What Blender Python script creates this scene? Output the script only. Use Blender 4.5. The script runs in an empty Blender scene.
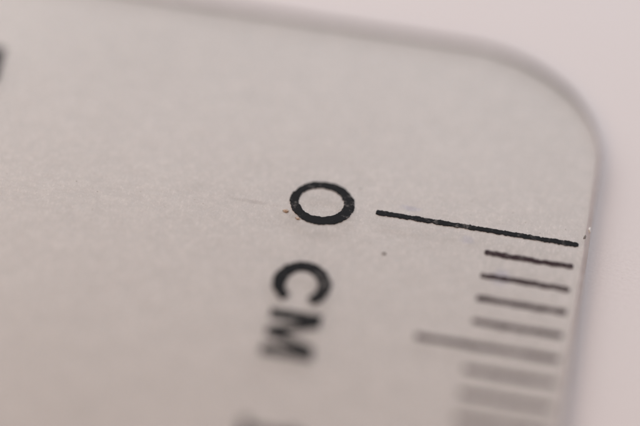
import bpy, bmesh, math, random
from mathutils import Vector, Matrix, noise

# ------------------------------------------------------------------ units
MM = 0.001                       # one millimetre in scene metres
random.seed(7)
scene = bpy.context.scene
col = scene.collection

# ------------------------------------------------------------------ camera
# ruler coordinates: x across the ruler, y along it (0 mark at y = 0), z up; origin on the 0 mark's outer end
TARGET = Vector((-8.085, -0.433, 0.0)); DIST = 90.0
YAW, ELEV, ROLL, FPX = -0.106, math.radians(44), 0.088, 2888.7
T = 0.65                         # ruler thickness in mm; its printed face is at z = 0
d = Vector((math.sin(YAW) * math.cos(ELEV), math.cos(YAW) * math.cos(ELEV), -math.sin(ELEV)))
r0 = Vector((math.cos(YAW), -math.sin(YAW), 0)); u0 = r0.cross(d)
r = math.cos(ROLL) * r0 + math.sin(ROLL) * u0
u = -math.sin(ROLL) * r0 + math.cos(ROLL) * u0
pos = TARGET - DIST * d
cam_data = bpy.data.cameras.new('camera')
cam = bpy.data.objects.new('camera', cam_data); col.objects.link(cam)
cam.matrix_world = Matrix(((r.x, u.x, -d.x, pos.x * MM), (r.y, u.y, -d.y, pos.y * MM),
                           (r.z, u.z, -d.z, pos.z * MM), (0, 0, 0, 1)))
cam_data.sensor_width = 36; cam_data.lens = FPX * 36 / 640
cam_data.clip_start = 0.002; cam_data.clip_end = 5
cam_data.dof.use_dof = True
cam_data.dof.focus_distance = (Vector((-4.2, -0.05, 0)) - pos).dot(d) * MM
APERTURE = 11.3                  # entrance pupil in mm
cam_data.dof.aperture_fstop = cam_data.lens / APERTURE
scene.camera = cam

# ------------------------------------------------------------------ world, lamps, exposure
world = bpy.data.worlds.new('World'); scene.world = world; world.use_nodes = True
bg = world.node_tree.nodes['Background']
bg.inputs['Color'].default_value = (1.0, 0.83, 0.74, 1); bg.inputs['Strength'].default_value = 0.17

def area(name, loc, aim, size, power, colour, size_y=None):
    l = bpy.data.lights.new(name, 'AREA'); l.shape = 'RECTANGLE' if size_y else 'DISK'; l.size = size * MM
    if size_y: l.size_y = size_y * MM
    l.energy = power; l.color = colour
    o = bpy.data.objects.new(name, l); col.objects.link(o)
    o.location = Vector(loc) * MM
    o.rotation_euler = (Vector(aim) - Vector(loc)).to_track_quat('-Z', 'Y').to_euler()
    return o
area('key_lamp', (-84, 62, 62), (-5, 4, 0), 110, 0.058, (1.0, 0.885, 0.815))
area('far_cool_fill', (-12, 122, 82), (-6, 4, 0), 260, 0.118, (0.87, 0.93, 1.0), 62)  # unseen cool panel added beyond the far end, mirrored in the glossy face
area('overhead_lamp', (60, 45, 100), (-2, 6, 0), 110, 0.040, (0.90, 0.93, 1.0))
area('warm_near_fill', (-35, -95, 75), (-8, -8, 0), 60, 0.034, (1.0, 0.60, 0.36))  # unseen fill, added to warm the near part of the ruler

scene.view_settings.view_transform = 'Standard'; scene.view_settings.look = 'None'
scene.view_settings.exposure = 0; scene.view_settings.gamma = 1
scene.render.engine = 'CYCLES'
cy = scene.cycles
cy.use_denoising = True
cy.max_bounces = 10; cy.transmission_bounces = 9; cy.diffuse_bounces = 5; cy.glossy_bounces = 4; cy.transparent_max_bounces = 16
cy.caustics_refractive = True; cy.caustics_reflective = True
cy.blur_glossy = 0.3

# ------------------------------------------------------------------ material helpers
def new_mat(name):
    m = bpy.data.materials.new(name); m.use_nodes = True
    nt = m.node_tree
    return m, nt, nt.nodes['Principled BSDF'], nt.nodes['Material Output']
def nd(nt, typ, **kw):
    n = nt.nodes.new(typ)
    for k, v in kw.items(): setattr(n, k, v)
    return n
def coords(nt, scale=(1, 1, 1), loc=(0, 0, 0)):
    """object coordinates expressed in millimetres"""
    tc = nd(nt, 'ShaderNodeTexCoord'); mp = nd(nt, 'ShaderNodeMapping')
    mp.inputs['Scale'].default_value = [s / MM for s in scale]; mp.inputs['Location'].default_value = loc
    nt.links.new(tc.outputs['Object'], mp.inputs['Vector'])
    return mp.outputs['Vector']
def noise_tex(nt, vec, scale, detail=3, rough=0.55):
    n = nd(nt, 'ShaderNodeTexNoise'); n.inputs['Scale'].default_value = scale
    n.inputs['Detail'].default_value = detail; n.inputs['Roughness'].default_value = rough
    nt.links.new(vec, n.inputs['Vector']); return n.outputs['Fac']
def mapr(nt, val, a, b, c, e, smooth=False):
    n = nd(nt, 'ShaderNodeMapRange'); n.interpolation_type = 'SMOOTHSTEP' if smooth else 'LINEAR'
    for i, v in zip(('From Min', 'From Max', 'To Min', 'To Max'), (a, b, c, e)): n.inputs[i].default_value = v
    nt.links.new(val, n.inputs['Value']); return n.outputs['Result']
def math_n(nt, op, a, b):
    n = nd(nt, 'ShaderNodeMath', operation=op)
    for i, v in enumerate((a, b)):
        if isinstance(v, (int, float)): n.inputs[i].default_value = v
        else: nt.links.new(v, n.inputs[i])
    return n.outputs[0]
def mixc(nt, fac, a, b):
    n = nd(nt, 'ShaderNodeMix', data_type='RGBA')
    if isinstance(fac, (int, float)): n.inputs[0].default_value = fac
    else: nt.links.new(fac, n.inputs[0])
    for i, v in ((6, a), (7, b)):
        if isinstance(v, tuple): n.inputs[i].default_value = (*v, 1)
        else: nt.links.new(v, n.inputs[i])
    return n.outputs[2]
def bump(nt, height, dist, strength=1.0, normal=None):
    b = nd(nt, 'ShaderNodeBump'); b.inputs['Strength'].default_value = strength; b.inputs['Distance'].default_value = dist * MM
    nt.links.new(height, b.inputs['Height'])
    if normal is not None: nt.links.new(normal, b.inputs['Normal'])
    return b.outputs['Normal']

# paper under the ruler
def paper_material():
    m, nt, p, out = new_mat('white_paper')
    v = coords(nt)
    fine = noise_tex(nt, v, 9.0, 4, 0.65)
    blot = noise_tex(nt, v, 0.35, 3)
    c = mixc(nt, mapr(nt, fine, 0.3, 0.7, 0, 1), (0.77, 0.735, 0.745), (0.835, 0.80, 0.81))
    speck = mapr(nt, noise_tex(nt, v, 5.0, 5, 0.8), 0.30, 0.36, 1, 0)
    c = mixc(nt, math_n(nt, 'MULTIPLY', speck, 0.35), c, (0.45, 0.43, 0.46))
    c = mixc(nt, mapr(nt, blot, 0.3, 0.7, 0, 0.25), c, (0.80, 0.74, 0.75))
    nt.links.new(c, p.inputs['Base Color'])
    p.inputs['Roughness'].default_value = 0.75; p.inputs['Specular IOR Level'].default_value = 0.25
    nt.links.new(bump(nt, fine, 0.02, 0.6), p.inputs['Normal'])
    return m

# clear plastic, milky and scuffed
def plastic_material():
    m, nt, p, out = new_mat('scuffed_clear_plastic')
    v = coords(nt)
    grain = noise_tex(nt, v, 5.5, 5, 0.7)
    coarse = noise_tex(nt, v, 1.3, 3, 0.6)
    slow = noise_tex(nt, coords(nt, (0.18, 0.12, 0.18)), 1.0, 2)
    p.inputs['Base Color'].default_value = (0.99, 0.99, 0.985, 1)
    p.inputs['Transmission Weight'].default_value = 1.0
    p.inputs['IOR'].default_value = 1.49
    nt.links.new(mapr(nt, grain, 0.3, 0.7, 0.06, 0.20), p.inputs['Roughness'])
    n = bump(nt, grain, 0.012, 0.55)
    n = bump(nt, coarse, 0.03, 0.35, n)
    nt.links.new(n, p.inputs['Normal'])
    haze = nd(nt, 'ShaderNodeBsdfDiffuse')
    # faint bluish ink smudges left on the plastic
    hc = mixc(nt, mapr(nt, slow, 0.3, 0.7, 0, 1), (0.84, 0.81, 0.785), (0.89, 0.86, 0.835))
    sep = coords(nt)
    BLUE, GREY = (0.42, 0.44, 0.70), (0.42, 0.37, 0.34)
    for (x, y, rx, ry, amt, tint) in ((-5.35, 0.42, 0.42, 0.16, 0.35, BLUE), (-2.2, -1.95, 0.45, 0.5, 0.35, BLUE), (-3.4, -0.55, 0.3, 0.25, 0.25, BLUE),
                                      (-10.2, -0.42, 0.9, 0.12, 0.35, GREY), (-8.75, -0.75, 0.45, 0.16, 0.35, GREY)):
        mp = nd(nt, 'ShaderNodeMapping'); mp.vector_type = 'TEXTURE'
        mp.inputs['Location'].default_value = (x, y, 0); mp.inputs['Scale'].default_value = (rx, ry, 5)
        nt.links.new(sep, mp.inputs['Vector'])
        ln = nd(nt, 'ShaderNodeVectorMath', operation='LENGTH'); nt.links.new(mp.outputs[0], ln.inputs[0])
        f = mapr(nt, math_n(nt, 'ADD', ln.outputs['Value'], math_n(nt, 'MULTIPLY', math_n(nt, 'SUBTRACT', grain, 0.5), 1.6)), 0.3, 1.0, amt, 0, True)
        hc = mixc(nt, f, hc, tint)
    nt.links.new(hc, haze.inputs['Color'])
    nt.links.new(n, haze.inputs['Normal'])
    # scuff: fine flecks plus long hair scratches
    fl = mapr(nt, noise_tex(nt, coords(nt, (5.0, 3.4, 4.0)), 1.0, 3, 0.6), 0.46, 0.76, 0, 0.10)
    fine = mapr(nt, noise_tex(nt, coords(nt, (13.0, 6.0, 8.0)), 1.0, 2, 0.6), 0.54, 0.74, 0, 0.13)
    fl = math_n(nt, 'ADD', fl, fine)
    hs = mapr(nt, noise_tex(nt, coords(nt, (9, 0.7, 1)), 1.0, 2), 0.66, 0.74, 0, 0.06)
    fac = math_n(nt, 'ADD', mapr(nt, coarse, 0.3, 0.7, 0.46, 0.54), math_n(nt, 'ADD', fl, hs))
    mx = nd(nt, 'ShaderNodeMixShader')
    nt.links.new(fac, mx.inputs[0]); nt.links.new(p.outputs[0], mx.inputs[1]); nt.links.new(haze.outputs[0], mx.inputs[2])
    nt.links.new(mx.outputs[0], out.inputs['Surface'])
    return m

# black screen-printed ink, rubbed through in places
def ink_material(name, tone):
    m, nt, p, out = new_mat(name)
    v = coords(nt)
    wear = noise_tex(nt, v, 5.0, 5, 0.75)
    rub = noise_tex(nt, coords(nt, (1.1, 1.1, 1.1), (3.1, 0.4, 0)), 1.0, 2)
    w = math_n(nt, 'ADD', wear, math_n(nt, 'MULTIPLY', math_n(nt, 'SUBTRACT', rub, 0.5), 0.5))
    c = mixc(nt, mapr(nt, w, 0.56, 0.72, 0, 0.6), tone, (0.27, 0.255, 0.25))
    nt.links.new(c, p.inputs['Base Color'])
    p.inputs['Roughness'].default_value = 0.55
    p.inputs['Specular IOR Level'].default_value = 0.12
    nt.links.new(bump(nt, wear, 0.01, 0.6), p.inputs['Normal'])
    return m
def dirt_material(name, c1, c2):
    m, nt, p, out = new_mat(name)
    nt.links.new(mixc(nt, mapr(nt, noise_tex(nt, coords(nt), 14, 3), 0.35, 0.65, 0, 1), c1, c2), p.inputs['Base Color'])
    p.inputs['Roughness'].default_value = 0.85
    return m
def clear_material():
    m, nt, p, out = new_mat('clear_plastic')
    p.inputs['Base Color'].default_value = (0.975, 0.955, 0.945, 1)
    p.inputs['Transmission Weight'].default_value = 1.0
    p.inputs['IOR'].default_value = 1.49; p.inputs['Roughness'].default_value = 0.12
    return m
def cut_edge_material():
    m, nt, p, out = new_mat('sawn_edge_painted_shade')
    v = coords(nt)
    p.inputs['Base Color'].default_value = (0.97, 0.92, 0.90, 1)
    p.inputs['Transmission Weight'].default_value = 1.0
    p.inputs['IOR'].default_value = 1.49; p.inputs['Roughness'].default_value = 0.3
    rim_shade = nd(nt, 'ShaderNodeBsdfDiffuse')
    # dark end rim is shade painted brown; the long sides are pale and scuffed
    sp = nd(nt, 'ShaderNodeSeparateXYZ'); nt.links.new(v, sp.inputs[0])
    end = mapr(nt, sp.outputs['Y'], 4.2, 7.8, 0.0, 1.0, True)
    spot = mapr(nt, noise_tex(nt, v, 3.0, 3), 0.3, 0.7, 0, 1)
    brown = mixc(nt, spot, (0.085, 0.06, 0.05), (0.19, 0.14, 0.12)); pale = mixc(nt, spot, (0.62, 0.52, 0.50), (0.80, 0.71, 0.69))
    nt.links.new(mixc(nt, end, pale, brown), rim_shade.inputs['Color'])
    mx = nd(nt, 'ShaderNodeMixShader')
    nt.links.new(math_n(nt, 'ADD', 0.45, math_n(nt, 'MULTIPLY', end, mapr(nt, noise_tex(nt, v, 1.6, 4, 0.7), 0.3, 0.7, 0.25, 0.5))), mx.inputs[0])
    nt.links.new(p.outputs[0], mx.inputs[1]); nt.links.new(rim_shade.outputs[0], mx.inputs[2])
    nt.links.new(mx.outputs[0], out.inputs['Surface'])
    return m
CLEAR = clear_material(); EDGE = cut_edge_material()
PAPER = paper_material(); PLASTIC = plastic_material(); INK = ink_material('black_printing_ink', (0.0075, 0.0075, 0.009))
THIN_INK = ink_material('thin_brownish_printing_ink', (0.040, 0.022, 0.026))
RUST = dirt_material('rusty_brown_dirt', (0.42, 0.29, 0.20), (0.62, 0.53, 0.47))
DARK = dirt_material('dark_dirt', (0.13, 0.115, 0.11), (0.26, 0.235, 0.22))

# ------------------------------------------------------------------ mesh helpers (all sizes in mm)
def mesh_obj(name, verts, faces, mat, parent=None, smooth=False):
    me = bpy.data.meshes.new(name)
    me.from_pydata([tuple(c * MM for c in v) for v in verts], [], faces); me.update()
    bm = bmesh.new(); bm.from_mesh(me); bmesh.ops.recalc_face_normals(bm, faces=bm.faces); bm.to_mesh(me); bm.free()
    if smooth:
        for p in me.polygons: p.use_smooth = True
    me.materials.append(mat)
    o = bpy.data.objects.new(name, me); col.objects.link(o); o.parent = parent
    return o
def tag(o, label, cat=None, group=None, kind=None):
    o['label'] = label
    if cat: o['category'] = cat
    if group: o['group'] = group
    if kind: o['kind'] = kind

# ------------------------------------------------------------------ setting: the sheet of paper
N = 60; SX = 170.0
pv, pf = [], []
for j in range(N + 1):
    for i in range(N + 1):
        x = -SX + 2 * SX * i / N; y = -SX + 2 * SX * j / N
        pv.append((x, y, -T - 0.025))
for j in range(N):
    for i in range(N):
        a = j * (N + 1) + i; pf.append((a, a + 1, a + N + 2, a + N + 1))
paper = mesh_obj('paper_surface', pv, pf, PAPER)
tag(paper, 'white paper surface under the ruler', kind='structure')

# ------------------------------------------------------------------ the ruler
ruler = bpy.data.objects.new('ruler', None); col.objects.link(ruler)
ruler.empty_display_size = 0.01
tag(ruler, 'clear scuffed plastic ruler with black centimetre scale and rounded corner', 'ruler')

XR, XL, YT, YB, RC = 0.33, -30.0, 8.88, -152.0, 5.0
def outline(inset):
    pts = []; k = 40
    for (cx, cy, a0) in ((XR - RC, YT - RC, 0), (XL + RC, YT - RC, 90), (XL + RC, YB + RC, 180), (XR - RC, YB + RC, 270)):
        for i in range(k + 1):
            a = math.radians(a0 + 90 * i / k); pts.append((cx + (RC - inset) * math.cos(a), cy + (RC - inset) * math.sin(a)))
    # subdivide the long sides so that the edge can wander a little
    out = []
    for i, p in enumerate(pts):
        q = pts[(i + 1) % len(pts)]; L = math.hypot(q[0] - p[0], q[1] - p[1])
        n = max(1, int(L / 0.35)) if L > 1 else 1
        for s in range(n): out.append((p[0] + (q[0] - p[0]) * s / n, p[1] + (q[1] - p[1]) * s / n))
    res = []
    for (x, y) in out:
        w = 0.012 * noise.noise(Vector((x * 0.9, y * 0.9, 1.7))) + 0.010 * noise.noise(Vector((x * 3.1, y * 3.1, 8.2)))
        if x > -3 and abs(y - 0.55) < 0.5: w -= 0.03 * max(0, noise.noise(Vector((x * 5, y * 5, 3.0))) + 0.25)
        n = Vector((x - max(min(x, XR - RC), XL + RC), y - max(min(y, YT - RC), YB + RC), 0)).normalized()
        k = max(0.0, min(1.0, (y - 4.5) / 4.0)); w -= inset * 1.3 * k * k * (3 - 2 * k)      # the end is bevelled more than the sides
        res.append((x + n.x * w, y + n.y * w))
    return res
F = 0.08
prof = [(0.16, 0.0), (0.145, -0.005), (0.04, -0.06), (0.012, -0.09), (0.0, -0.14)]      # chamfered upper rim
prof += [(F * (1 - math.cos(a)), -T + F * (1 - math.sin(a))) for a in (0, math.pi / 6, math.pi / 3, math.pi / 2)]
rv, rf = [], []
rings = [[(x, y, z) for (x, y) in outline(ins)] for ins, z in prof]
n = len(rings[0])
for ring in rings: rv += ring
for k in range(len(rings) - 1):
    for i in range(n):
        j = (i + 1) % n; rf.append((k * n + i, k * n + j, (k + 1) * n + j, (k + 1) * n + i))
rf.append(tuple(range(n))); rf.append(tuple(range((len(rings) - 1) * n, len(rings) * n)))
body = mesh_obj('body', rv, rf, PLASTIC, ruler)
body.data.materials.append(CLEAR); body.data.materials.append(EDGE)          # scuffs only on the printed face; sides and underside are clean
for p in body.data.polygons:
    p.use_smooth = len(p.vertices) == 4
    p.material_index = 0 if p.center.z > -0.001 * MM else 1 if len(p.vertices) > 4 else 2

# ---- printed marks: ragged, slightly raised films of ink
INK_H = 0.028; Z0 = 0.002
def rag(x, y, amp=0.03):
    return amp * (noise.noise(Vector((x * 5.0, y * 5.0, 0.3))) + 0.9 * noise.noise(Vector((x * 14.0, y * 14.0, 4.1))) + 0.6 * noise.noise(Vector((x * 33.0, y * 33.0, 2.2))))
def strip(name, path, half, closed=False, amp=0.03):
    """ink stroke along a list of (x, y) with ragged sides"""
    m = len(path); V = []; Fc = []
    for i, (x, y) in enumerate(path):
        a = path[(i - 1) % m] if closed or i > 0 else path[i]; b = path[(i + 1) % m] if closed or i < m - 1 else path[i]
        t = Vector((b[0] - a[0], b[1] - a[1])).normalized(); nx, ny = -t.y, t.x
        h = half(i / (m - 1)) if callable(half) else half
        if not closed:                                 # rounded ends
            e = min(i, m - 1 - i); h *= (0.45, 0.78, 0.93, 1)[min(e, 3)]
        for s in (1, -1):
            q = h + rag(x + nx * h * s + 11 * s, y + ny * h * s, amp if closed else amp * 1.25)
            V.append((x + nx * q * s, y + ny * q * s))
    nv = len(V)
    verts = [(x, y, Z0 + INK_H) for x, y in V] + [(x, y, Z0) for x, y in V]
    R = range(m if closed else m - 1)
    for i in R:
        a, b, c, e = 2 * i, 2 * i + 1, (2 * (i + 1) + 1) % nv, (2 * (i + 1)) % nv
        Fc += [(a, b, c, e), (a + nv, e + nv, c + nv, b + nv), (a, e, e + nv, a + nv), (b, b + nv, c + nv, c)]
    if not closed:
        Fc += [(0, nv, nv + 1, 1), (nv - 2, nv - 1, 2 * nv - 1, 2 * nv - 2)]
    return mesh_obj(name, verts, Fc, INK, ruler)
def plate(name, pts, amp=0.025, step=0.03):
    """ink shape from a closed outline with ragged sides"""
    out = []
    for i, p in enumerate(pts):
        q = pts[(i + 1) % len(pts)]; L = math.hypot(q[0] - p[0], q[1] - p[1]); k = max(1, int(L / step))
        nx, ny = (q[1] - p[1]) / L, -(q[0] - p[0]) / L
        for s in range(k):
            x = p[0] + (q[0] - p[0]) * s / k; y = p[1] + (q[1] - p[1]) * s / k; w = rag(x, y, amp)
            out.append((x + nx * w, y + ny * w))
    m = len(out)
    verts = [(x, y, Z0 + INK_H) for x, y in out] + [(x, y, Z0) for x, y in out]
    Fc = [tuple(range(m)), tuple(range(2 * m - 1, m - 1, -1))] + [(i, (i + 1) % m, m + (i + 1) % m, m + i) for i in range(m)]
    o = mesh_obj(name, verts, Fc, INK, ruler)
    bm = bmesh.new(); bm.from_mesh(o.data); bmesh.ops.triangulate(bm, faces=[f for f in bm.faces if len(f.verts) > 4], ngon_method='EAR_CLIP')
    bm.to_mesh(o.data); bm.free()
    return o
def line(x0, y0, x1, y1, step=0.022):
    k = max(3, int(math.hypot(x1 - x0, y1 - y0) / step))
    return [(x0 + (x1 - x0) * i / k, y0 + (y1 - y0) * i / k) for i in range(k + 1)]

for k in range(0, 21):
    thin = k % 10 != 0
    L = 6.38 if k % 10 == 0 else 4.43 if k % 5 == 0 else 2.83
    x1 = 0.0 if k % 10 == 0 else -0.06
    g = strip('graduation_line', line(-L, -k, x1, -k), 0.094 if k % 10 == 0 else 0.094)
    if thin: g.data.materials[0] = THIN_INK

# glyphs stand with their feet to the left: local (a, b) = (along the text, up) -> x = base + b, y = start - a
def ring_path(cx, cy, rx, ry, a0=0, a1=360, step=1.6):
    k = int(abs(a1 - a0) / step)
    return [(cx + rx * math.cos(math.radians(a0 + (a1 - a0) * i / k)), cy + ry * math.sin(math.radians(a0 + (a1 - a0) * i / k)))
            for i in range(k + (0 if abs(a1 - a0) == 360 else 1))]
zero = strip('numeral', ring_path(-8.10, 0.02, 0.86, 0.81), lambda t: 0.152 + 0.022 * math.cos(6.283 * (t - 0.93)), True)
zero['label'] = 'black printed zero beside the longest line'
C_ = strip('letter', ring_path(-8.11, -3.64, 0.69, 0.76, -60, 240), 0.198)
C_['label'] = 'black printed letter C'
def glyph(name, base, start, pts): return plate(name, [(base + b, start - a) for a, b in pts])
H, W, s = 1.56, 1.90, 0.40
M_ = glyph('letter', -8.83, -4.82, [(0, 0), (0, H), (s * 1.25, H), (W / 2, 0.52), (W - s * 1.25, H), (W, H), (W, 0), (W - s, 0), (W - s, H * 0.70), (W / 2 + 0.15, 0),
                                    (W / 2 - 0.15, 0), (s, H * 0.70), (s, 0)])
M_['label'] = 'black printed letter M, out of focus'
one = glyph('numeral', -8.86, -9.38, [(0.0, 0), (0.0, 0.24), (0.30, 0.24), (0.30, 1.45), (0.14, 1.30), (0.14, 1.52), (0.36, 1.9), (0.58, 1.9), (0.58, 0.24), (0.88, 0.24), (0.88, 0)])
one['label'] = 'black printed numeral 1, cut by the bottom of the picture'
mk = plate('printed_mark', [(-20.3, 3.15), (-20.3, 4.8), (-19.44, 4.8), (-19.30, 3.15)])
mk['label'] = 'blurred black mark at the left of the picture'

# ------------------------------------------------------------------ specks of dirt
def speck(x, y, size, mat, label, squash=0.22, seed=0, sx=1.0, sy=1.0):
    bm = bmesh.new(); bmesh.ops.create_icosphere(bm, subdivisions=3, radius=1.0)
    V = []
    for v in bm.verts:
        w = 1 + 0.9 * noise.noise(v.co * 1.3 + Vector((seed * 3.7, 0, 0))) + 0.5 * noise.noise(v.co * 3.7 + Vector((0, seed * 2.3, 0)))
        V.append((x + v.co.x * w * size * sx, y + v.co.y * w * size * sy, 0.003 + size * squash + v.co.z * size * squash))
    Fc = [[v.index for v in f.verts] for f in bm.faces]; bm.free()
    o = mesh_obj('dirt_speck', V, Fc, mat, None, True)
    tag(o, label, 'dirt', 'specks of dirt on the ruler')
    return o
speck(-9.13, -0.60, 0.075, RUST, 'larger rusty brown speck left of the printed zero', seed=1)
speck(-8.72, -0.84, 0.055, RUST, 'smaller brown speck touching the lower left of the zero', seed=2)
speck(-5.85, -1.75, 0.050, DARK, 'dark speck below the left end of the longest line', seed=3)
speck(-7.02, 0.95, 0.022, DARK, 'tiny dark speck above right of the printed zero', seed=4)
speck(0.16, 0.40, 0.040, DARK, 'dark speck caught on the right edge above the longest line', seed=5, sx=0.9, sy=1.7)
# torn burr on the rim
bm = bmesh.new(); bmesh.ops.create_icosphere(bm, subdivisions=3, radius=1.0)
bv = []
for v in bm.verts:
    w = 1 + 0.8 * noise.noise(v.co * 1.5 + Vector((4.4, 1.0, 0)))
    bv.append((0.27 + v.co.x * w * 0.035, 0.80 + v.co.y * w * 0.11, -0.05 + v.co.z * w * 0.045))
bfc = [[v.index for v in f.verts] for f in bm.faces]; bm.free()
PALE = dirt_material('pale_torn_plastic', (0.80, 0.77, 0.76), (0.88, 0.86, 0.85))
burr = mesh_obj('burr', bv, bfc, PALE, ruler, True); burr['label'] = 'pale torn burr on the right rim'

# ------------------------------------------------------------------ loose dust, too fine to count
DUST = dirt_material('grey_dust', (0.30, 0.28, 0.27), (0.75, 0.73, 0.72))
dv, df = [], []
for i in range(260):
    x = random.uniform(-20, 0.2); y = random.gauss(0.2, 2.4); q = random.uniform(0.006, 0.017)
    if y > 3.5 and x > -1.5: continue
    base = len(dv); a0 = random.uniform(0, 6.28); st = random.uniform(0.6, 1.8)
    for k in range(5):
        a = a0 + 1.2566 * k; rr = q * random.uniform(0.6, 1.3)
        dv.append((x + rr * st * math.cos(a), y + rr * math.sin(a), 0.001))
    dv.append((x, y, 0.001 + q * 0.9))
    df += [(base + k, base + (k + 1) % 5, base + 5) for k in range(5)]
dust = mesh_obj('dust', dv, df, DUST)
tag(dust, 'fine pale and grey dust scattered over the ruler face', 'dust', kind='stuff')
